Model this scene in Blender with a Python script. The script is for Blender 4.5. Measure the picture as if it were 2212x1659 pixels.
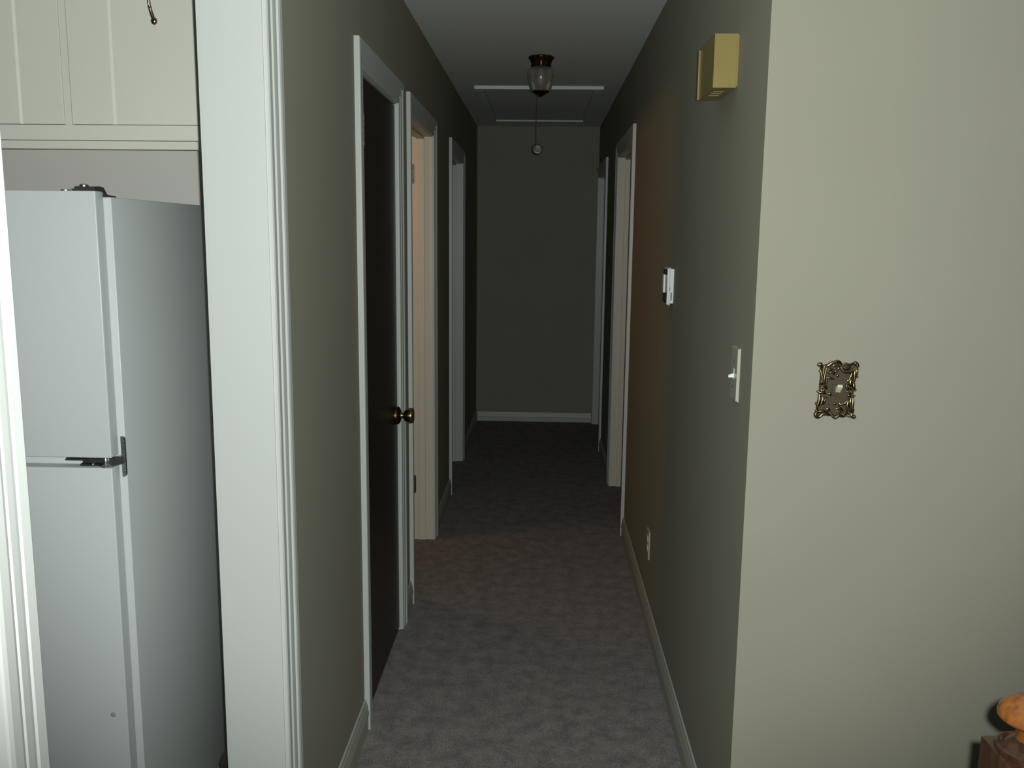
import bpy, bmesh, math, random
from mathutils import Vector, Matrix
PI = math.pi
random.seed(7)
C = bpy.context.scene.collection
for o in list(bpy.data.objects): bpy.data.objects.remove(o)
sc = bpy.context.scene

# ------------------------------------------------------------------ camera
CAMH = 1.56
cam_d = bpy.data.cameras.new('camera'); cam = bpy.data.objects.new('camera', cam_d); C.objects.link(cam)
right = Vector((0.99940353, 0.03280158, 0.01079988))
down = Vector((0.01593971, -0.16072772, -0.98687006))
fwd = Vector((-0.03063505, 0.98645358, -0.1611547))
M = Matrix((right, -down, -fwd)).transposed().to_4x4()
M.translation = Vector((0, 0, CAMH))
cam.matrix_world = M
cam_d.sensor_fit = 'HORIZONTAL'; cam_d.sensor_width = 36; cam_d.lens = 36*1954.77/2212
cam_d.clip_start = .02
sc.camera = cam

# ------------------------------------------------------------------ world, exposure, big lights
w = bpy.data.worlds.new('World'); sc.world = w; w.use_nodes = True
w.node_tree.nodes['Background'].inputs[0].default_value = (.5, .6, .7, 1)
w.node_tree.nodes['Background'].inputs[1].default_value = .002
sc.view_settings.view_transform = 'Standard'; sc.view_settings.look = 'None'
sc.view_settings.exposure = 0; sc.view_settings.gamma = 1; sc.view_settings.use_curve_mapping = False

# the photographer's flash: small head to the right of and above the lens
fl_d = bpy.data.lights.new('camera_flash', 'SPOT'); fl = bpy.data.objects.new('camera_flash', fl_d); C.objects.link(fl)
fl_d.shadow_soft_size = .007; fl_d.spot_size = math.radians(101); fl_d.spot_blend = .62; fl_d.energy = 174; fl_d.color = (.97, 1, .97)
fdir = Vector((-.02, 1, .04))
fl.location = (.022, 0, CAMH+.015)
fl.rotation_euler = fdir.to_track_quat('-Z', 'Y').to_euler()

# warm lamp burning in the room behind the second door on the left
wl_d = bpy.data.lights.new('side_room_lamp', 'AREA'); wl = bpy.data.objects.new('side_room_lamp', wl_d); C.objects.link(wl)
wl_d.shape = 'RECTANGLE'; wl_d.size = .25; wl_d.size_y = .15; wl_d.energy = 2.6; wl_d.color = (1, .45, .09)
wl.location = (-1.35, 4.18, 1.96)
wl.rotation_euler = Vector((1, 0, -.9)).to_track_quat('-Z', 'Y').to_euler()

# ------------------------------------------------------------------ materials
def mat(name, col, rough=.6, metal=0, spec=.5, var=0, vscale=6, bump=0, bscale=200, col2=None, bdist=.001, **kw):
    m = bpy.data.materials.new(name); m.use_nodes = True
    nt = m.node_tree; b = nt.nodes['Principled BSDF']
    b.inputs['Base Color'].default_value = (*col, 1); b.inputs['Roughness'].default_value = rough
    b.inputs['Metallic'].default_value = metal; b.inputs['Specular IOR Level'].default_value = spec
    for k, v in kw.items(): b.inputs[k.replace('_', ' ')].default_value = v
    tc = nt.nodes.new('ShaderNodeTexCoord')
    if var or col2:
        n = nt.nodes.new('ShaderNodeTexNoise'); n.inputs['Scale'].default_value = vscale; n.inputs['Detail'].default_value = 6
        nt.links.new(tc.outputs['Object'], n.inputs['Vector'])
        r = nt.nodes.new('ShaderNodeValToRGB'); r.color_ramp.elements[0].position = .3; r.color_ramp.elements[1].position = .7
        c2 = col2 or tuple(c*(1-var) for c in col)
        r.color_ramp.elements[0].color = (*c2, 1); r.color_ramp.elements[1].color = (*col, 1)
        nt.links.new(n.outputs['Fac'], r.inputs['Fac']); nt.links.new(r.outputs['Color'], b.inputs['Base Color'])
    if bump:
        n2 = nt.nodes.new('ShaderNodeTexNoise'); n2.inputs['Scale'].default_value = bscale; n2.inputs['Detail'].default_value = 3
        nt.links.new(tc.outputs['Object'], n2.inputs['Vector'])
        bp = nt.nodes.new('ShaderNodeBump'); bp.inputs['Strength'].default_value = bump; bp.inputs['Distance'].default_value = bdist
        nt.links.new(n2.outputs['Fac'], bp.inputs['Height']); nt.links.new(bp.outputs['Normal'], b.inputs['Normal'])
    return m

M_wall = mat('greige_wall_paint', (.30, .295, .235), .85, spec=.1, var=.04, vscale=3, bump=.25, bscale=160)
M_kwall = mat('kitchen_wall_paint', (.66, .66, .61), .7, spec=.3, bump=.2, bscale=160)
M_ceil = mat('ceiling_paint', (.74, .79, .76), .85, spec=.2, bump=.3, bscale=120)
M_trim = mat('white_trim_paint', (.50, .535, .51), .38, spec=.45, bump=.05, bscale=60)
M_cab = mat('cream_cabinet_paint', (.80, .81, .715), .42, spec=.45, var=.03, vscale=4, bump=.05, bscale=50)
M_fridge = mat('fridge_enamel', (.535, .58, .575), .35, spec=.5, bump=.35, bscale=520, bdist=.0004)
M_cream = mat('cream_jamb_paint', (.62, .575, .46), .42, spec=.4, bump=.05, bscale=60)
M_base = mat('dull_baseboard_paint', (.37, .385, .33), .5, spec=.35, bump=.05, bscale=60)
M_gasket = mat('grey_gasket', (.32, .33, .31), .7)
M_chrome = mat('worn_nickel', (.38, .39, .385), .38, metal=1, var=.3, vscale=60)
M_bronze = mat('antique_brass', (.27, .215, .125), .33, metal=1, var=.5, vscale=70)
M_dkbronze = mat('dark_brown_bronze', (.10, .062, .03), .34, metal=1, var=.3, vscale=60)
M_brass = mat('polished_brass', (.34, .275, .12), .24, metal=1, var=.25, vscale=50)
M_pull = mat('antique_pewter', (.30, .26, .22), .28, metal=1, var=.3, vscale=50)
M_door = mat('dark_brown_door', (.022, .016, .011), .42, spec=.35, bump=.15, bscale=90)
M_chime = mat('yellowed_plastic', (.26, .205, .066), .3, spec=.5, var=.08, vscale=20)
M_dark = mat('dark_slot', (.01, .01, .01), .8)
M_ivory = mat('ivory_plastic', (.40, .41, .33), .35)
M_ivlt = mat('light_ivory_toggle', (.62, .58, .45), .3)
M_white = mat('white_plastic', (.74, .78, .78), .3)
M_thshade = mat('thermostat_front_shade', (.05, .055, .055), .25)  # dark tone standing for shade on the thermostat's front
M_glass = mat('cut_glass', (.90, .88, .80), .08, Transmission_Weight=.93, IOR=1.45)
M_bulb = mat('frosted_bulb', (.30, .29, .26), .5)
M_cord = mat('grey_cord', (.10, .105, .10), .8)
M_ring = mat('smoky_pull_plastic', (.13, .13, .11), .3, Transmission_Weight=.3)
M_vinyl = mat('kitchen_vinyl', (.55, .50, .42), .5, var=.3, vscale=8)
M_brownp = mat('dark_brown_surface', (.035, .025, .014), .55, var=.3, vscale=12)

def carpet():
    m = bpy.data.materials.new('grey_carpet'); m.use_nodes = True; nt = m.node_tree; b = nt.nodes['Principled BSDF']
    b.inputs['Roughness'].default_value = 1; b.inputs['Specular IOR Level'].default_value = .05
    tc = nt.nodes.new('ShaderNodeTexCoord')
    def noise(s, d):
        n = nt.nodes.new('ShaderNodeTexNoise'); n.inputs['Scale'].default_value = s; n.inputs['Detail'].default_value = d
        nt.links.new(tc.outputs['Object'], n.inputs['Vector']); return n
    a = noise(16, 9); a.inputs['Roughness'].default_value = .72; f = noise(260, 3)
    def ramp(n, lo, hi, p0, p1):
        r = nt.nodes.new('ShaderNodeValToRGB'); r.color_ramp.elements[0].position = p0; r.color_ramp.elements[1].position = p1
        r.color_ramp.elements[0].color = (*lo, 1); r.color_ramp.elements[1].color = (*hi, 1); nt.links.new(n.outputs['Fac'], r.inputs['Fac']); return r
    r1 = ramp(a, (.215, .198, .198), (.35, .325, .315), .36, .64)
    r2 = ramp(f, (.35, .35, .35), (1.15, 1.15, 1.15), .30, .66)
    mx = nt.nodes.new('ShaderNodeMix'); mx.data_type = 'RGBA'; mx.blend_type = 'MULTIPLY'; mx.inputs[0].default_value = 1
    nt.links.new(r1.outputs[0], mx.inputs[6]); nt.links.new(r2.outputs[0], mx.inputs[7]); nt.links.new(mx.outputs[2], b.inputs['Base Color'])
    bp = nt.nodes.new('ShaderNodeBump'); bp.inputs['Strength'].default_value = .5; bp.inputs['Distance'].default_value = .004
    nt.links.new(f.outputs['Fac'], bp.inputs['Height']); nt.links.new(bp.outputs['Normal'], b.inputs['Normal'])
    return m
M_carpet = carpet()

def wood(name, c1, c2, rough=.3):
    m = bpy.data.materials.new(name); m.use_nodes = True; nt = m.node_tree; b = nt.nodes['Principled BSDF']
    b.inputs['Roughness'].default_value = rough
    tc = nt.nodes.new('ShaderNodeTexCoord'); mp = nt.nodes.new('ShaderNodeMapping'); mp.inputs['Scale'].default_value = (60, 60, 6)
    n = nt.nodes.new('ShaderNodeTexNoise'); n.inputs['Scale'].default_value = 1.5; n.inputs['Detail'].default_value = 5
    r = nt.nodes.new('ShaderNodeValToRGB'); r.color_ramp.elements[0].position = .35; r.color_ramp.elements[1].position = .65
    r.color_ramp.elements[0].color = (*c1, 1); r.color_ramp.elements[1].color = (*c2, 1)
    nt.links.new(tc.outputs['Object'], mp.inputs['Vector']); nt.links.new(mp.outputs['Vector'], n.inputs['Vector'])
    nt.links.new(n.outputs['Fac'], r.inputs['Fac']); nt.links.new(r.outputs['Color'], b.inputs['Base Color'])
    return m
M_wood = wood('varnished_orange_wood', (.12, .040, .010), (.25, .092, .020), .25)
M_woodd = wood('stained_dark_wood', (.028, .013, .008), (.055, .026, .013), .28)

# ------------------------------------------------------------------ mesh helpers
def box(bm, x0, x1, y0, y1, z0, z1, bev=0, seg=2):
    vs = [bm.verts.new((x, y, z)) for x in (x0, x1) for y in (y0, y1) for z in (z0, z1)]
    fs = [bm.faces.new([vs[i] for i in q]) for q in ((0, 1, 3, 2), (4, 6, 7, 5), (0, 4, 5, 1), (2, 3, 7, 6), (0, 2, 6, 4), (1, 5, 7, 3))]
    if bev:
        es = list({e for f in fs for e in f.edges})
        bmesh.ops.bevel(bm, geom=es, offset=bev, segments=seg, affect='EDGES', profile=.5)
    return bm
def prism(bm, pts, axis, a0, a1):
    """polygon pts (2D) extruded along axis between a0 and a1"""
    def P(p, a):
        return {'x': (a, p[0], p[1]), 'y': (p[0], a, p[1]), 'z': (p[0], p[1], a)}[axis]
    A = [bm.verts.new(P(p, a0)) for p in pts]; B = [bm.verts.new(P(p, a1)) for p in pts]
    bm.faces.new(A); bm.faces.new(B[::-1])
    n = len(pts)
    for i in range(n): bm.faces.new((A[i], B[i], B[(i+1) % n], A[(i+1) % n]))
    return bm
def lathe(bm, prof, center=(0, 0, 0), axis='z', n=40, scallop=0, lobes=0, caps=True):
    rings = []
    for (r, h) in prof:
        ring = []
        for k in range(n):
            a = 2*PI*k/n; rr = r*(1+scallop*math.cos(lobes*a)) if lobes else r
            p = (rr*math.cos(a), rr*math.sin(a), h)
            if axis == 'x': p = (h, p[0], p[1])
            if axis == 'y': p = (p[0], h, p[1])
            ring.append(bm.verts.new(Vector(p)+Vector(center)))
        rings.append(ring)
    for a, b in zip(rings, rings[1:]):
        for k in range(n): bm.faces.new((a[k], a[(k+1) % n], b[(k+1) % n], b[k]))
    if caps:
        bm.faces.new(rings[0][::-1]); bm.faces.new(rings[-1])
    return bm
def tube(bm, pts, r, n=10, flat=None):
    pts = [Vector(p) for p in pts]; rings = []
    rs = r if isinstance(r, (list, tuple)) else [r]*len(pts)
    up = Vector((0, 0, 1))
    for i, p in enumerate(pts):
        t = (pts[min(i+1, len(pts)-1)]-pts[max(i-1, 0)]).normalized()
        u = up if abs(t.dot(up)) < .95 else Vector((1, 0, 0))
        s = t.cross(u).normalized(); v = s.cross(t)
        rings.append([bm.verts.new(p+rs[i]*(math.cos(2*PI*k/n)*s+math.sin(2*PI*k/n)*v)) for k in range(n)])
    for a, b in zip(rings, rings[1:]):
        for k in range(n): bm.faces.new((a[k], a[(k+1) % n], b[(k+1) % n], b[k]))
    bm.faces.new(rings[0][::-1]); bm.faces.new(rings[-1])
    return bm
def ball(bm, c, r, sc3=(1, 1, 1), seg=14):
    m = Matrix.Translation(c) @ Matrix.Diagonal((r*sc3[0], r*sc3[1], r*sc3[2], 1))
    bmesh.ops.create_uvsphere(bm, u_segments=seg, v_segments=seg//2+2, radius=1, matrix=m)
    return bm
def smooth_path(pts, k=6):
    """Catmull-Rom"""
    P = [Vector(p) for p in pts]; P = [2*P[0]-P[1]]+P+[2*P[-1]-P[-2]]; out = []
    for i in range(1, len(P)-2):
        for j in range(k):
            t = j/k; a, b, c, d = P[i-1], P[i], P[i+1], P[i+2]
            out.append(.5*((2*b)+(c-a)*t+(2*a-5*b+4*c-d)*t*t+(3*b-a-3*c+d)*t**3))
    out.append(P[-2]); return out
def obj(name, bm, m, parent=None, smooth=False, label=None, auto=None):
    bmesh.ops.recalc_face_normals(bm, faces=bm.faces)
    me = bpy.data.meshes.new(name); bm.to_mesh(me); bm.free()
    if smooth:
        for p in me.polygons: p.use_smooth = True
        if auto is not None:
            me.set_sharp_from_angle(angle=math.radians(auto))
    me.materials.append(m)
    o = bpy.data.objects.new(name, me); C.objects.link(o)
    if parent:
        o.parent = parent
        bpy.context.view_layer.update()
        o.matrix_parent_inverse = parent.matrix_world.inverted()
    if label: o['label'] = label
    return o
def thing(name, loc, label, cat, group=None):
    o = bpy.data.objects.new(name, None); C.objects.link(o); o.location = loc; o.empty_display_size = .05
    o['label'] = label; o['category'] = cat
    if group: o['group'] = group
    return o
def struct(name, bm=None, m=None, label=None, loc=(0, 0, 0)):
    if bm is None:
        o = bpy.data.objects.new(name, None); C.objects.link(o); o.location = loc
    else:
        o = obj(name, bm, m)
    o['kind'] = 'structure'
    if label: o['label'] = label
    return o
N = bmesh.new

# ------------------------------------------------------------------ dimensions
XL, XR, T, H, D = -.54, .455, .12, 2.44, 7.59
YF = 1.938                      # plane of the pale wall on the right
OPEN = 2.03
# openings (y0, y1)
K = (.902, 1.795); D1 = (2.743, 3.405); D2 = (3.745, 4.50); D3 = (5.40, 6.16)
D4 = (4.70, 5.59); D5 = (6.60, 7.515)

def wall_with_openings(x0, x1, y0, y1, ops):
    bm = N(); y = y0
    for a, b in ops:
        box(bm, x0, x1, y, a, 0, H); box(bm, x0, x1, a, b, OPEN+.015, H); y = b
    box(bm, x0, x1, y, y1, 0, H)
    return bm
g = .015
def gr(o): return (o[0]-g, o[1]+g)
# ------------------------------------------------------------------ shell
wl_ = struct('wall_left', wall_with_openings(XL-T, XL, -2.6, D, [gr(K), gr(D1), gr(D2), gr(D3)]), M_wall, 'greige left wall of the hallway with three doorways')
wl_.data.materials.append(M_kwall)
for p in wl_.data.polygons:
    if p.normal.x < -.9 and p.center.y < 2.8: p.material_index = 1      # kitchen side of the partition
struct('wall_right', wall_with_openings(XR, XR+T, YF, D, [gr(D4), (D5[0]-g, D5[1]+.01)]), M_wall, 'greige right wall of the hallway with two doorways')
struct('wall_end', box(N(), -3, 3.5, D, D+.12, 0, H), M_wall, 'dim greige wall closing the far end of the hallway')
struct('wall_front', box(N(), XR+T, 3.5, YF, YF+T, 0, H), M_wall, 'pale flash-lit wall right of the hallway')
struct('wall_back', box(N(), -3.12, 3.62, -2.72, -2.6, 0, H), M_wall)
struct('wall_far_right', box(N(), 3.5, 3.62, -2.6, D+.12, 0, H), M_wall)
struct('wall_far_left', box(N(), -3.12, -3, -2.6, D+.12, 0, H), M_kwall)
struct('wall_kitchen', box(N(), -3, XL-T, 2.75, 2.87, 0, H), M_kwall, 'pale grey kitchen wall behind the refrigerator')
bm = N(); box(bm, -3, XL-T, 3.60, 3.68, 0, H); box(bm, -3, XL-T, 5.10, 5.20, 0, H)
struct('wall_partition_left', bm, M_wall)
struct('wall_partition_right', box(N(), XR+T, 3.5, 6.05, 6.15, 0, H), M_wall)
bm = N(); box(bm, XL-T, 3.5, -2.6, 2.75, -.1, 0); box(bm, -3, 3.5, 2.75, D, -.1, 0)
struct('floor', bm, M_carpet, 'grey pile carpet running down the hallway')
struct('floor_kitchen', box(N(), -3, XL-T, -2.6, 2.75, -.1, 0), M_vinyl)
struct('ceiling', box(N(), -3.12, 3.62, -2.72, D+.12, H, H+.1), M_ceil, 'plain white ceiling over the hallway')

# ------------------------------------------------------------------ doorways
CP = [(0, 0), (0, .008), (.004, .010), (.020, .010), (.024, .0075), (.028, .0115), (.034, .0125), (.046, .0135),
      (.050, .0105), (.054, .0155), (.060, .0172), (.074, .0175), (.079, .016), (.080, .013), (.080, 0)]
REV = .004
def casing(y0, y1, xw, s, z0=0.0, top=OPEN, sides=(1, 1), clip=None):
    bm = N(); y0 -= REV; y1 += REV; top += REV
    legs = []
    path = [(y0, z0, -1, 0), (y0, top, -1, 1), (y1, top, 1, 1), (y1, z0, 1, 0)]
    rings = []
    for (y, z, dy, dz) in path:
        ring = []
        for u, t in CP:
            yy = y+dy*u
            if clip is not None: yy = min(yy, clip)
            ring.append(bm.verts.new((xw+s*t, yy, z+dz*u)))
        rings.append(ring)
    n = len(CP)
    for a, b in zip(rings, rings[1:]):
        for i in range(n):
            bm.faces.new((a[i], a[(i+1) % n], b[(i+1) % n], b[i]))
    bm.faces.new(rings[0]); bm.faces.new(rings[-1][::-1])
    return bm
def jamb(y0, y1, xa, xb, top=OPEN):
    bm = N(); e = .0145
    box(bm, xa, xb, y0-e, y0, 0, top+e); box(bm, xa, xb, y1, y1+e, 0, top+e); box(bm, xa, xb, y0, y1, top, top+e)
    return bm
def stop(y0, y1, xa, xb, top=OPEN, d=.011):
    bm = N()
    box(bm, xa, xb, y0, y0+d, 0, top, .0015, 1); box(bm, xa, xb, y1-d, y1, 0, top, .0015, 1); box(bm, xa, xb, y0+d, y1-d, top-d, top, .0015, 1)
    return bm
def hinge(parent, x, y, z, s=1, h=.09, m=M_brass, leaf=(0, 0)):
    """barrel at x,y centred on z with finial tips, plus a leaf plate"""
    bm = N()
    for k in range(5):
        lathe(bm, [(.0058, z-h/2+k*h/5+.0006), (.0062, z-h/2+k*h/5+.002), (.0062, z-h/2+(k+1)*h/5-.002), (.0058, z-h/2+(k+1)*h/5-.0006)], (x, y, 0), n=14)
    ball(bm, (x, y, z+h/2+.004), .0045); ball(bm, (x, y, z-h/2-.004), .0045)
    if leaf != (0, 0):
        box(bm, min(x, x+leaf[0]), max(x, x+leaf[0]), min(y, y+leaf[1]), max(y, y+leaf[1]), z-h/2, z+h/2)
    return obj('hinge', bm, m, parent, True, auto=40)

def doorway(n, o, xw, s, label, parts=True, clip=None, both=True):
    d = struct('door_%d' % n, label=label, loc=(xw, (o[0]+o[1])/2, 0))
    xo = xw-s*T
    obj('casing', casing(o[0], o[1], xw, s, clip=clip), M_trim, d)
    obj('jamb', jamb(o[0], o[1], min(xw, xo), max(xw, xo)), M_cream if n in (2, 4) else M_trim, d)
    if both: obj('casing', casing(o[0], o[1], xo, -s), M_trim, d)
    return d
# kitchen doorway (cased opening, no leaf)
dk = doorway(6, K, XL, 1, 'white cased opening from the near room into the kitchen')

# door 1: closed dark slab, hinged on the near side, opening into the hall
d1 = doorway(1, D1, XL, 1, 'closed dark brown door in the left wall with brass knob', both=False)
bm = N(); box(bm, XL-.04, XL-.005, D1[0]+.003, D1[1]-.003, .012, OPEN-.003, .002, 1)
leaf = obj('door_panel', bm, M_door, d1, label='dark brown flat door slab')
obj('door_stop', stop(D1[0], D1[1], XL-.06, XL-.043), M_trim, d1)
hinge(d1, XL+.008, D1[0]-.001, 1.865, m=M_bronze, leaf=(-.012, .012)); hinge(d1, XL+.008, D1[0]-.001, .30, m=M_bronze, leaf=(-.012, .012))
kb = N(); ky, kz, kx = 3.355, .884, XL-.005
lathe(kb, [(.0355, 0), (.0355, .007), (.033, .013), (.026, .018), (.016, .021)], (kx, ky, kz), 'x')
rose = obj('knob_rose', kb, M_dkbronze, leaf, True, auto=50)
kb = N()
lathe(kb, [(.0125, .019), (.0105, .025), (.0110, .031), (.0165, .034), (.0230, .038), (.0272, .045), (.0290, .053), (.0295, .061), (.0280, .0665), (.0240, .0690), (.017, .0695)], (kx, ky, kz), 'x')
obj('door_knob', kb, M_brass, leaf, True, label='round brass door knob', auto=50)

# doors 2, 3 (left) and 4, 5 (right)
def openway(n, o, xw, s, label, hinge_side=None, clip=None, leafang=None):
    d = doorway(n, o, xw, s, label, clip=clip)
    a, b = xw-s*.038, xw-s*.073
    obj('door_stop', stop(o[0], o[1], min(a, b), max(a, b)), M_cream if n in (2, 4) else M_trim, d)
    return d
d2 = openway(2, D2, XL, 1, 'open doorway in the left wall with cream-painted jamb')
for z in (1.855, .295):
    bm = N()
    prism(bm, [(-.628, z-.036), (-.630, z-.044), (-.634, z-.048), (-.655, z-.050), (-.655, z+.050), (-.634, z+.048), (-.630, z+.044), (-.628, z+.036)], 'y', D2[1]-.0025, D2[1]+.001)
    for q in (-.03, 0, .03): lathe(bm, [(.0035, -.0038), (.003, -.001)], (-.638, D2[1], z+q), 'y', n=12)
    lathe(bm, [(.006, z-.05), (.006, z+.05)], (-.667, D2[1]-.004, 0), n=14)
    obj('hinge', bm, M_bronze, d2, True, auto=40)
bm = N(); box(bm, XL-T-.75, XL-T-.015, D2[1]+.0225, D2[1]+.0575, .012, OPEN-.003, .002, 1)
lf = obj('door_panel', bm, M_door, d2, label='dark brown flat door slab')
openway(3, D3, XL, 1, 'open doorway farthest down the left wall')
openway(4, D4, XR, -1, 'open doorway in the right wall past the thermostat')
openway(5, D5, XR, -1, 'open doorway at the far end of the right wall', clip=D-.001)

# ------------------------------------------------------------------ baseboards
BP = [(0, 0), (.0115, 0), (.0115, .044), (.0140, .052), (.0135, .060), (.0105, .074), (.0115, .077), (.0085, .090), (.0065, .093), (.0055, .102), (0, .103)]
def base_y(name, xw, s, segs, sc_=1):
    bm = N()
    for a, b in segs: prism(bm, [(xw+s*t, z*sc_) for t, z in BP], 'y', a, b)
    return struct(name, bm, M_base)
e = .0845
base_y('baseboard_left', XL, 1, [(-2.6, K[0]-e), (K[1]+e, D1[0]-e), (D1[1]+e, D2[0]-e), (D2[1]+e, D3[0]-e), (D3[1]+e, D-.011)])
base_y('baseboard_right', XR, -1, [(YF-.013, D4[0]-e), (D4[1]+e, D5[0]-e)])
bm = N(); prism(bm, [(D-t, z*.76) for t, z in BP], 'x', XL, XR)
struct('baseboard_end', bm, M_trim)
bm = N(); prism(bm, [(YF-t, z) for t, z in BP], 'x', XR, 3.5)
struct('baseboard_front', bm, M_trim)

# ------------------------------------------------------------------ refrigerator
fr = thing('refrigerator', (-1.29, 2.24, 0), 'white top-freezer refrigerator standing in the kitchen left of the hallway', 'refrigerator')
FX0, FX1, FY = -1.66, -.9200, 1.90
DX1 = FX1-.0150                # right edge of the doors, a little inside the cabinet
bm = N(); box(bm, FX0, FX1, FY+.0395, FY+.67, .02, 1.633, .003)
obj('cabinet_body', bm, M_fridge, fr, True, auto=40)
bm = N(); box(bm, FX0+.004, DX1, FY, FY+.0365, 1.0705, 1.6445, .0025, 3)
fd = obj('freezer_door', bm, M_fridge, fr, True, auto=40)
bm = N(); box(bm, FX0+.004, DX1, FY, FY+.0365, .10, 1.0480, .0025, 3)
rd = obj('refrigerator_door', bm, M_fridge, fr, True, auto=40)
for par, z0, z1 in ((fd, 1.074, 1.640), (rd, .105, 1.044)):
    bm = N(); box(bm, FX0+.012, DX1-.006, FY+.036, FY+.040, z0, z1); obj('door_gasket', bm, M_gasket, par)
for par, z0, z1 in ((fd, 1.12, 1.42), (rd, .66, 1.0)):
    bm = N(); box(bm, FX0+.03, FX0+.055, FY-.048, FY-.034, z0, z1, .005); box(bm, FX0+.032, FX0+.053, FY-.038, FY+.001, z0+.01, z0+.04, .003); box(bm, FX0+.032, FX0+.053, FY-.038, FY+.001, z1-.04, z1-.01, .003)
    obj('door_handle', bm, M_white, par)
bm = N(); box(bm, FX0+.02, FX1-.02, FY+.045, FY+.06, .0, .095, .002); obj('kick_grille', bm, M_gasket, fr)
bm = N(); lathe(bm, [(.0062, -.0002), (.0062, -.0012), (.0045, -.0020), (.002, -.0022)], (-.967, FY, .465), 'y', n=24)
obj('plug_button', bm, M_gasket, rd, True, label='small round grey plug', auto=40)
# top hinge: plate over the door, step down, tab on the cabinet
bm = N(); zt = 1.6447
pr = [(FY+.004, zt+.001), (FY+.004, zt+.0085), (FY+.028, zt+.0100), (FY+.044, zt+.0085), (FY+.060, 1.6385), (FY+.100, 1.637), (FY+.100, 1.6332), (FY+.054, 1.6332), (FY+.038, zt+.001)]
prism(bm, pr, 'x', -.980, -.937)
lathe(bm, [(.009, zt+.005), (.009, zt+.012), (.006, zt+.014)], (-.965, FY+.016, 0), n=20)
obj('top_hinge', bm, M_chrome, fr, True, auto=35)
bm = N(); lathe(bm, [(.010, zt-.0003), (.010, zt+.0015), (.007, zt+.0025)], (-1.003, FY+.012, 0), n=20); obj('hinge_screw', bm, M_chrome, fd, True, auto=35)
# centre hinge: slotted vertical plate on the cabinet flange, arm to the pin, flat strap between the doors
bm = N(); yb = FY+.0395
L0, L1 = -.9285, -.9195
pl = [(L0, 1.020)]+[(L1-.006+.006*math.cos(a), 1.026+.006*math.sin(a)) for a in (-PI/2, -PI/4, 0)]+[(L1-.006+.006*math.cos(a), 1.106+.006*math.sin(a)) for a in (0, PI/4, PI/2)]+[(L0, 1.112)]
prism(bm, pl, 'y', yb-.006, yb-.0002)
for z in (1.100, 1.033): lathe(bm, [(.003, -.0055), (.003, -.0065), (.002, -.0075)], (-.9245, yb, z), 'y', n=12)
hp = obj('centre_hinge', bm, M_chrome, fr, True, auto=35)
bm = N()
prism(bm, [(-.924, yb-.0003), (-.921, yb-.012), (-.936, FY+.002), (-.955, FY-.002), (-.968, FY+.004), (-1.008, FY+.004), (-1.008, yb-.0003)], 'z', 1.0515, 1.0555)
prism(bm, [(-.922, yb-.0003), (-.922, yb-.010), (-.940, FY+.001), (-.947, FY+.006), (-.930, yb-.0003)], 'z', 1.0555, 1.0690)
prism(bm, [(-.998, FY+.008), (-1.042, FY+.008), (-1.052, yb-.0003), (-.998, yb-.0003)], 'z', 1.0620, 1.0655)
prism(bm, [(-.955, FY+.002), (-1.000, FY+.002), (-1.000, FY+.022), (-.955, FY+.022)], 'z', 1.0590, 1.0680)
obj('hinge_arm', bm, M_chrome, hp, True, auto=35)
bm = N(); lathe(bm, [(.0065, 1.0485), (.0065, 1.061), (.005, 1.063), (.004, 1.0700)], (-.951, FY+.006, 0), n=18); ball(bm, (-.978, FY+.002, 1.0555), .004)
obj('hinge_pin', bm, M_chrome, hp, True, auto=35)

# ------------------------------------------------------------------ upper cabinet
uc = thing('upper_cabinet', (-1.3, 2.60, 1.8), 'cream painted wall cabinet with grooved flat doors above the refrigerator', 'cabinet')
CX0, CX1, CY, CB = -2.2, XL-T-.003, 2.43, 1.799
bm = N(); box(bm, CX0, CX0+.018, CY+.018, 2.749, CB, 2.42); box(bm, CX1-.018, CX1, CY+.018, 2.749, CB, 2.42); box(bm, CX0+.018, CX1-.018, CY+.018, 2.749, CB+.014, CB+.028); box(bm, CX0+.018, CX1-.018, CY+.018, 2.749, 2.40, 2.42); box(bm, CX0+.018, CX1-.018, 2.735, 2.749, CB+.028, 2.40)
obj('cabinet_body', bm, M_cab, uc)
bm = N()
DB = 1.838
doorsx = [(-1.655, -1.263), (-1.245, -.835)]
cols = [(CX0, -1.655), (-1.263, -1.245), (-.835, CX1)]
box(bm, CX0, CX1, CY, CY+.018, CB, DB, .0008, 1); box(bm, CX0, CX1, CY, CY+.018, 2.40, 2.438)
for a, b in cols: box(bm, a, b, CY, CY+.018, DB, 2.40)
obj('face_frame', bm, M_cab, uc)
bm = N(); box(bm, CX0+.018, CX1-.018, 2.515, 2.535, 1.7836, 1.812, .001, 1); obj('bottom_rail', bm, M_cab, uc)
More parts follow.
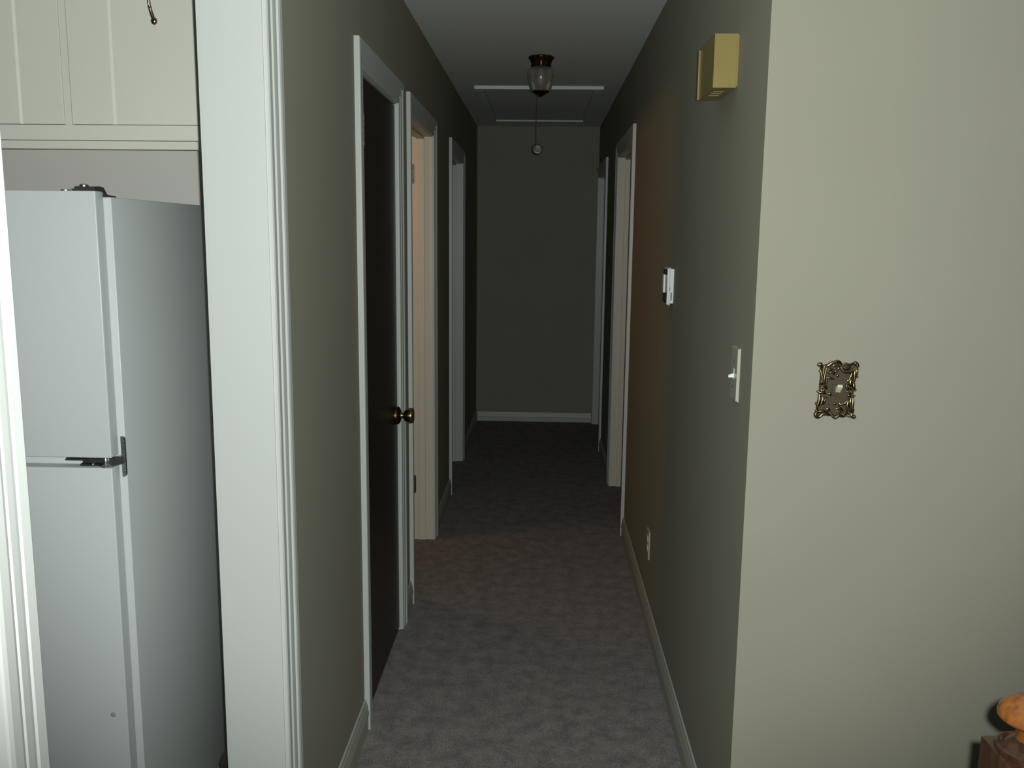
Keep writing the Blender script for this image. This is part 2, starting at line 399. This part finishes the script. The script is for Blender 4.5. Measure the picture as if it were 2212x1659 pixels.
for i, (a, b) in enumerate(doorsx):
    a2, b2 = a+.0015, b-.0015; y = CY-.0015; gd = .006
    pts = [(a2+.001, y)]
    for gx in ((b-.1165,) if i == 0 else (a+.1165,)):
        pts += [(gx-.005, y), (gx+.002, y+gd), (gx+.003, y+gd), (gx+.004, y)]
    pts += [(b2-.001, y), (b2, y+.001), (b2, CY+.018), (a2, CY+.018), (a2, y+.001)]
    bm = N(); prism(bm, pts, 'z', DB+.0015, 2.398)
    dr = obj('cabinet_door', bm, M_cab, uc)
    hx = -1.009 if i == 0 or i == 1 else 0
    hx = -1.009 if i == 1 else -1.46
    bm = N()
    path = smooth_path([(hx, y-.004, 2.100), (hx-.001, y-.012, 2.108), (hx-.003, y-.022, 2.130), (hx-.003, y-.027, 2.155), (hx-.003, y-.022, 2.180), (hx-.001, y-.012, 2.202), (hx, y-.004, 2.210)], 5)
    rr = [.0034+.0018*abs(math.cos(PI*k/(len(path)-1))) for k in range(len(path))]
    tube(bm, path, rr, 12)
    for z in (2.098, 2.212): ball(bm, (hx, y-.006, z), .0085, (1, .8, 1.15), 18)
    for z in (2.128, 2.182): ball(bm, (hx-.003, y-.0215, z), .0055, (1, 1, .6), 14)
    obj('cabinet_pull', bm, M_pull, dr, True, label='dark metal arched pull')

# small dark rounded object low beside the fridge
bo = thing('brown_object', (-.749, 2.05, 0), 'dark brown round-topped object low behind the white opening, beside the refrigerator', 'object')
bm = N(); lathe(bm, [(.026, 0), (.029, .006), (.0315, .05), (.0315, .245), (.0300, .262), (.0255, .277), (.018, .286), (.008, .291), (.002, .292)], (-.749, 2.05, 0), n=32)
obj('body', bm, M_brownp, bo, True, auto=50)

# ------------------------------------------------------------------ door chime on the right wall
ch = thing('door_chime', (XR, 2.345, 1.97), 'yellowed plastic door chime box high on the right hallway wall', 'door chime')
bm = N(); box(bm, XR-.004, XR-.0002, 2.238, 2.447, 1.915, 2.032); obj('back_plate', bm, M_chime, ch)
bm = N(); x0, x1 = XR-.057, XR-.003; y0, y1 = 2.240, 2.445; z0, z1 = 1.912, 2.034; t = .0025
box(bm, x0, x1, y0, y0+t, z0, z1); box(bm, x0, x1, y1-t, y1, z0, z1); box(bm, x0, x1, y0+t, y1-t, z1-t, z1); box(bm, x0, x0+t, y0+t, y1-t, z0, z1-t)
# bottom with three open slots
ys = [y0+t, y0+.055, y0+.067, y0+.085, y0+.097, y0+.115, y0+.127, y1-t]
for k in range(0, 8, 2): box(bm, x0+t, x1, ys[k], ys[k+1], z0, z0+t)
for k in range(1, 7, 2): box(bm, x0+t, x0+.012, ys[k], ys[k+1], z0, z0+t); box(bm, x1-.016, x1, ys[k], ys[k+1], z0, z0+t)
# raised rim on the front cover
box(bm, x0-.004, x0, y1-.008, y1, z0, z1); 
obj('cover', bm, M_chime, ch)
bm = N(); box(bm, x0+.006, x1-.006, y0+.02, y0+.15, z0+.008, z0+.012); obj('chime_bar', bm, M_dark, ch)

# ------------------------------------------------------------------ thermostat
th = thing('thermostat', (XR, 3.18, 1.39), 'small white wall thermostat on the right hallway wall', 'thermostat')
bm = N(); box(bm, XR-.013, XR-.0002, 3.137, 3.235, 1.337, 1.455, .0015, 2); obj('wall_plate', bm, M_white, th)
bm = N(); box(bm, XR-.0165, XR-.013, 3.130, 3.240, 1.330, 1.460, .0008, 1); box(bm, XR-.0235, XR-.0165, 3.134, 3.237, 1.333, 1.457, .0010, 1)
cv = obj('cover', bm, M_white, th)
bm = N(); box(bm, XR-.0240, XR-.0233, 3.1365, 3.234, 1.336, 1.454); box(bm, XR-.0278, XR-.0240, 3.150, 3.190, 1.3745, 1.435); obj('front_shade', bm, M_thshade, cv, label='dark sheet over the front with shade put into its colour')  # dark sheet and backing added so the white front looks shaded
bm = N(); box(bm, XR-.0345, XR-.0278, 3.150, 3.190, 1.374, 1.4355, .0006, 1); fp = obj('flip_panel', bm, M_white, cv)
bm = N(); box(bm, XR-.0095, XR-.0065, 3.1362, 3.1375, 1.347, 1.374); box(bm, XR-.0150, XR-.0138, 3.1293, 3.1305, 1.383, 1.393); obj('side_slot', bm, M_dark, th, label='black slot')

# ------------------------------------------------------------------ light switch on the right wall
ls = thing('light_switch', (XR, 2.088, 1.25), 'ivory toggle light switch on the dark right hallway wall below the door chime', 'light switch')
def plate_x(y0, y1, z0, z1, x, th_, inset=.005, holes=()):
    bm = N()
    a = [bm.verts.new((x-.0002, y, z)) for y, z in ((y0, z0), (y1, z0), (y1, z1), (y0, z1))]
    b = [bm.verts.new((x-th_, y, z)) for y, z in ((y0+inset, z0+inset), (y1-inset, z0+inset), (y1-inset, z1-inset), (y0+inset, z1-inset))]
    bm.faces.new(a); bm.faces.new(b[::-1])
    for i in range(4): bm.faces.new((a[i], a[(i+1) % 4], b[(i+1) % 4], b[i]))
    return bm
obj('wall_plate', plate_x(2.052, 2.124, 1.190, 1.314, XR, .0065, .003), M_ivory, ls)
bm = N(); box(bm, XR-.0072, XR-.0060, 2.083, 2.093, 1.240, 1.264, .0008, 1)
prism(bm, [(XR-.006, 1.243), (XR-.006, 1.253), (XR-.019, 1.2485), (XR-.019, 1.243)], 'y', 2.0845, 2.0915)
obj('toggle', bm, M_white, ls, label='white toggle lever')
for z in (1.222, 1.282):
    bm = N(); lathe(bm, [(.0032, -.0062), (.0032, -.0068), (.002, -.0075)], (XR, 2.088, z), 'x', n=14); obj('screw', bm, M_chrome, ls, True, auto=40)

# ------------------------------------------------------------------ power outlet
po = thing('power_outlet', (XR, 3.552, .33), 'ivory power outlet low on the right hallway wall', 'power outlet')
obj('wall_plate', plate_x(3.516, 3.588, .271, .389, XR, .006, .003), M_ivory, po)
for z in (.312, .350):
    bm = N(); lathe(bm, [(.0165, -.0055), (.0165, -.0085), (.0155, -.0092)], (XR, 3.552, z), 'x', n=28); r_ = obj('receptacle', bm, M_ivory, po, True, auto=40)
    bm = N()
    for q in (-.006, .006): box(bm, XR-.0096, XR-.0090, 3.552+q-.001, 3.552+q+.001, z, z+.008)
    box(bm, XR-.0096, XR-.0090, 3.5495, 3.5545, z-.010, z-.006)
    obj('socket_slot', bm, M_dark, r_)
bm = N(); lathe(bm, [(.003, -.0055), (.003, -.0065), (.002, -.007)], (XR, 3.552, .331), 'x', n=12); obj('screw', bm, M_chrome, po, True)

# ------------------------------------------------------------------ ornate switch plate on the pale wall
op = thing('ornate_switch', (.636, YF, 1.242), 'ornate antique brass rococo switch plate with ivory toggle on the pale right wall', 'light switch')
S = .000118
def Z(zx, zy, d=0):      # drawing units of the plate to its place on the wall, d = height above the wall
    return Vector((.636+(zx-872+(zy-840)*.055)*S, YF-d, 1.242+(840-zy)*S*1.03))
bm = N()
outl = [(560, 380), (640, 400), (760, 350), (880, 335), (980, 370), (1080, 380), (1200, 350), (1215, 460), (1195, 560), (1190, 760), (1195, 860), (1165, 1000), (1165, 1150), (1190, 1290), (1060, 1290), (960, 1270), (860, 1320), (780, 1250), (640, 1280), (520, 1300), (540, 1150), (545, 1020), (560, 900), (560, 760), (580, 620), (580, 480)]
a = [bm.verts.new(Z(x, y, .0002)) for x, y in outl]; b = [bm.verts.new(Z(872+(x-872)*.985, 840+(y-840)*.985, .0035)) for x, y in outl]
bm.faces.new(a); bm.faces.new(b[::-1]); n = len(a)
for i in range(n): bm.faces.new((a[i], a[(i+1) % n], b[(i+1) % n], b[i]))
M_patina = mat('dark_brass_patina', (.088, .070, .040), .45, metal=.55, var=.35, vscale=260, bump=.8, bscale=700, bdist=.0008)
obj('back_plate', bm, M_patina, op)
bm = N()
def scroll(pts, r=.0016, d=.0045, k=5):
    p = smooth_path([Z(x, y, d) for x, y in pts], k); m_ = len(p)
    r *= 1.5; tube(bm, p, [r*(.55+.6*math.sin(PI*min(1, (i+1)/m_*1.0))) for i in range(m_)], 8)
def bead(x, y, r=.0022, d=.0045, s=(1, 1, 1)): ball(bm, Z(x, y, d), r, s, 12)
# left side columns
scroll([(570, 480), (600, 560), (610, 660), (590, 740), (565, 770)], .0024); scroll([(640, 400), (665, 500), (650, 620), (640, 700), (660, 760)], .002)
scroll([(685, 430), (695, 560), (690, 680), (680, 760)], .0015); scroll([(615, 420), (632, 520), (628, 640), (605, 740)], .0017)
scroll([(560, 900), (560, 980), (555, 1040), (530, 1120), (520, 1200)], .0024); scroll([(620, 960), (625, 1020), (600, 1080), (570, 1130)], .002)
scroll([(690, 960), (660, 1000), (650, 1060), (640, 1110)], .0018)
# left medallion
scroll([(560, 760), (600, 770), (650, 775), (690, 810), (690, 830)], .002); scroll([(590, 800), (625, 795), (650, 820), (640, 850), (600, 850), (590, 825)], .0016)
scroll([(540, 860), (570, 890), (620, 880), (660, 900), (670, 920)], .002); scroll([(715, 905), (740, 900), (760, 920), (770, 940)], .0015)
# right side columns
scroll([(1200, 460), (1190, 540), (1185, 640), (1160, 720)], .0024); scroll([(1150, 500), (1130, 560), (1115, 620), (1085, 660), (1050, 665)], .0020)
scroll([(1230, 440), (1228, 520), (1220, 600)], .0020); scroll([(1120, 640), (1115, 720), (1130, 780)], .0024)
scroll([(1180, 700), (1180, 780), (1200, 840)], .0022); scroll([(1080, 720), (1045, 750), (1060, 800), (1110, 820), (1150, 810)], .0018)
scroll([(1045, 860), (1090, 870), (1140, 890), (1130, 860), (1090, 835)], .0018); scroll([(1140, 960), (1120, 1040), (1130, 1140), (1130, 1240)], .0024)
scroll([(1090, 1010), (1070, 1080), (1065, 1160), (1070, 1260)], .0020); scroll([(1170, 960), (1165, 1060), (1160, 1160), (1180, 1240)], .0022)
scroll([(1080, 985), (1060, 1030), (1010, 1080), (940, 1095), (925, 1055)], .0019)
scroll([(1090, 960), (1080, 935), (1105, 925), (1120, 950), (1100, 975)], .0015)
# top edge
scroll([(690, 410), (730, 395), (770, 365), (830, 345), (880, 330), (930, 350), (955, 390)], .0024); scroll([(940, 420), (980, 490), (1050, 510), (1130, 500), (1190, 450), (1225, 400)], .0024)
scroll([(960, 380), (1020, 370), (1080, 390), (1130, 375), (1170, 350)], .002); scroll([(795, 410), (830, 390), (880, 400), (910, 430), (890, 465), (840, 465), (830, 435), (860, 425)], .0016)
scroll([(700, 500), (740, 530), (790, 520), (820, 560), (800, 590)], .0016); scroll([(695, 640), (735, 605), (780, 640), (825, 635)], .0014)
scroll([(990, 430), (1030, 450), (1080, 450), (1120, 430)], .0016); scroll([(700, 460), (760, 480), (800, 470)], .0018); scroll([(860, 480), (850, 520), (880, 500)], .0016)
# bottom edge
scroll([(500, 1210), (560, 1230), (620, 1220), (680, 1240), (730, 1215)], .0022); scroll([(510, 1320), (570, 1320), (620, 1280), (680, 1270), (740, 1285), (790, 1280)], .0024)
scroll([(760, 1250), (800, 1300), (850, 1330), (890, 1310), (930, 1290), (990, 1310), (1040, 1300)], .0024); scroll([(850, 1180), (900, 1165), (945, 1190), (950, 1230), (900, 1230), (880, 1200)], .0016)
scroll([(930, 1120), (910, 1150), (960, 1170), (1000, 1210)], .0016); scroll([(1000, 1270), (1020, 1250), (1035, 1290)], .0018); scroll([(680, 1180), (720, 1175), (750, 1200), (720, 1230)], .0016)
scroll([(1060, 1290), (1110, 1300), (1160, 1290), (1200, 1300)], .0022)
scroll([(600, 470), (590, 420), (570, 385), (545, 395), (548, 415)], .0026)
scroll([(1190, 480), (1225, 440), (1235, 390), (1200, 350), (1170, 370)], .0026)
scroll([(530, 1200), (500, 1250), (505, 1310), (550, 1330), (600, 1300)], .0026)
scroll([(1130, 1240), (1150, 1290), (1195, 1320), (1215, 1290)], .0026)
for x, y, r in ((548, 392, .0042), (590, 375, .003), (563, 503, .0024), (1195, 355, .0046), (1230, 380, .0036), (1240, 460, .0022), (1238, 600, .0026), (1205, 835, .003), (1190, 940, .0026),
                (530, 870, .0026), (505, 1085, .0032), (540, 1095, .0026), (505, 1212, .0026), (505, 1290, .0040), (545, 1320, .0036), (1195, 1310, .0044), (1095, 1305, .0026), (1180, 1190, .0024),
                (860, 1335, .0036), (735, 415, .0026), (770, 385, .0026), (870, 330, .0034), (915, 360, .0024), (855, 375, .002), (985, 405, .0016), (1035, 402, .0017), (1010, 440, .0016),
                (800, 525, .0019), (720, 500, .002), (660, 700, .0018), (680, 740, .0016), (610, 1210, .0030), (575, 1270, .0024), (660, 1230, .002), (1020, 1300, .0022), (800, 1295, .0024), (555, 1040, .0022), (1050, 790, .0018), (640, 830, .002)):
    bead(x, y, r)
obj('ornament', bm, M_bronze, op, True)
bm = N(); box(bm, Z(835, 0).x, Z(945, 0).x, YF-.0048, YF-.003, 1.2305, 1.2545, .0008, 1); obj('toggle_collar', bm, M_patina, op)
bm = N(); cx = Z(895, 840).x
prism(bm, [(YF-.004, 1.2370), (YF-.004, 1.2480), (YF-.0165, 1.2555), (YF-.0180, 1.2500)], 'x', cx-.0052, cx+.0052)
obj('toggle', bm, M_ivlt, op, label='ivory toggle lever')
for (x, y) in ((888, 585), (843, 1090)):
    bm = N(); c_ = Z(x, y); lathe(bm, [(.0032, -.003), (.0032, -.0045), (.0022, -.0056), (.001, -.006)], (c_.x, YF, c_.z), 'y', n=16)
    obj('screw', bm, M_brass, op, True)

# ------------------------------------------------------------------ ceiling light
cl = thing('ceiling_light', (-.018, 4.69, H), 'unlit cut-glass ceiling light with scalloped dark brass collar in the hallway', 'ceiling light')
bm = N(); c_ = (-.018, 4.69, 0)
lathe(bm, [(.030, 2.4398), (.061, 2.4395), (.0625, 2.433), (.055, 2.424), (.0495, 2.412), (.0475, 2.400), (.0480, 2.393), (.046, 2.391), (.030, 2.392)], c_, n=64, scallop=.035, lobes=8)
obj('collar', bm, M_dkbronze, cl, True, auto=60)
bm = N(); lathe(bm, [(.0440, 2.392), (.0490, 2.388), (.0600, 2.378), (.0645, 2.370), (.0640, 2.352), (.0590, 2.322), (.0530, 2.295), (.0480, 2.278), (.0440, 2.2745), (.0400, 2.274),
    (.0400, 2.277), (.0430, 2.2775), (.0455, 2.281), (.0500, 2.296), (.0560, 2.323), (.0608, 2.352), (.0612, 2.367), (.0570, 2.375), (.0440, 2.386)], c_, n=48, scallop=.028, lobes=8)
obj('glass_shade', bm, M_glass, cl, True, auto=60)
bm = N(); lathe(bm, [(.002, 2.2480), (.007, 2.2495), (.012, 2.2545), (.030, 2.2640), (.0420, 2.2700), (.0430, 2.2735), (.0400, 2.2760), (.010, 2.2700)], c_, n=40); obj('bottom_cap', bm, M_dkbronze, cl, True, auto=50)
bm = N(); lathe(bm, [(.012, 2.391), (.012, 2.368), (.018, 2.352), (.0235, 2.334), (.022, 2.318), (.014, 2.304), (.004, 2.300)], c_, n=24)
obj('light_bulb', bm, M_bulb, cl, True)

# ------------------------------------------------------------------ attic hatch with pull cord
ah = thing('attic_hatch', (-.033, 6.33, H), 'white-framed attic hatch panel set in the hallway ceiling', 'hatch')
AX0, AX1, AY0, AY1 = -.417, .352, 5.575, 7.16
bm = N(); tz = .019; wd = .056
for a, b, c2, d_ in ((AX0, AX1, AY0, AY0+wd), (AX0, AX1, AY1-wd, AY1), (AX0, AX0+wd, AY0+wd, AY1-wd), (AX1-wd, AX1, AY0+wd, AY1-wd)):
    box(bm, a, b, c2, d_, H-tz, H-.0002, .0015, 1)
obj('frame', bm, M_ceil, ah)
bm = N(); box(bm, AX0+wd+.003, AX1-wd-.003, AY0+wd+.003, AY1-wd-.003, H-.009, H-.0003, .001, 1); obj('hatch_panel', bm, M_ceil, ah)
pc = thing('pull_cord', (-.046, 5.78, H), 'thin pull cord with round pull disc hanging from the attic hatch', 'pull cord')
bm = N(); tube(bm, [(-.046, 5.78, H-.0088), (-.046, 5.78, 2.30), (-.0465, 5.78, 2.128)], .0016, 8); ball(bm, (-.046, 5.78, H-.012), .005); obj('cord', bm, M_cord, pc, True)
bm = N(); lathe(bm, [(.020, -.004), (.028, -.0045), (.0315, -.0025), (.033, 0), (.0315, .0025), (.028, .0045), (.020, .004)], (-.038, 5.78, 2.096), 'y', n=40)
dk_ = obj('pull_disc', bm, M_ring, pc, True, auto=60)
bm = N(); tube(bm, smooth_path([(-.047, 5.7745, 2.118), (-.050, 5.774, 2.108), (-.056, 5.774, 2.094), (-.050, 5.774, 2.090)], 5), .0022, 8); obj('cord_knot', bm, M_dark, dk_, True)

# ------------------------------------------------------------------ newel post at lower right
nw = thing('newel_post', (.54, .93, 0), 'dark square wooden newel post with varnished mushroom-shaped finial at lower right', 'newel post')
q = .81; nx, ny, nz = .666*q, 1.147*q, CAMH-(CAMH-.880)*q
bm = N(); box(bm, nx-.043*q, nx+.043*q, ny-.043*q, ny+.043*q, 0, nz, .0025, 2)
obj('post', bm, M_woodd, nw, True, auto=40)
bm = N(); lathe(bm, [(0.02430, nz-0.00081), (0.03240, nz), (0.03362, nz+0.00324), (0.03321, nz+0.00648), (0.02997, nz+0.00851), (0.02835, nz+0.00770), (0.02592, nz+0.01013), (0.02430, nz+0.00851), (0.01944, nz+0.01215), (0.01215, nz+0.01782)], (nx, ny, 0), n=56)
obj('base_ring', bm, M_woodd, nw, True, auto=35)
bm = N(); lathe(bm, [(0.01604, nz+0.01134), (0.01382, nz+0.01782), (0.01382, nz+0.02592), (0.01693, nz+0.03240), (0.02537, nz+0.03564), (0.03101, nz+0.03767), (0.03364, nz+0.04010), (0.03401, nz+0.04293), (0.03242, nz+0.04860), (0.02819, nz+0.05468), (0.02067, nz+0.06035), (0.01128, nz+0.06399), (0.00282, nz+0.06520)], (nx, ny, 0), n=56)
obj('finial', bm, M_wood, nw, True, label='orange varnished mushroom-shaped finial', auto=50)
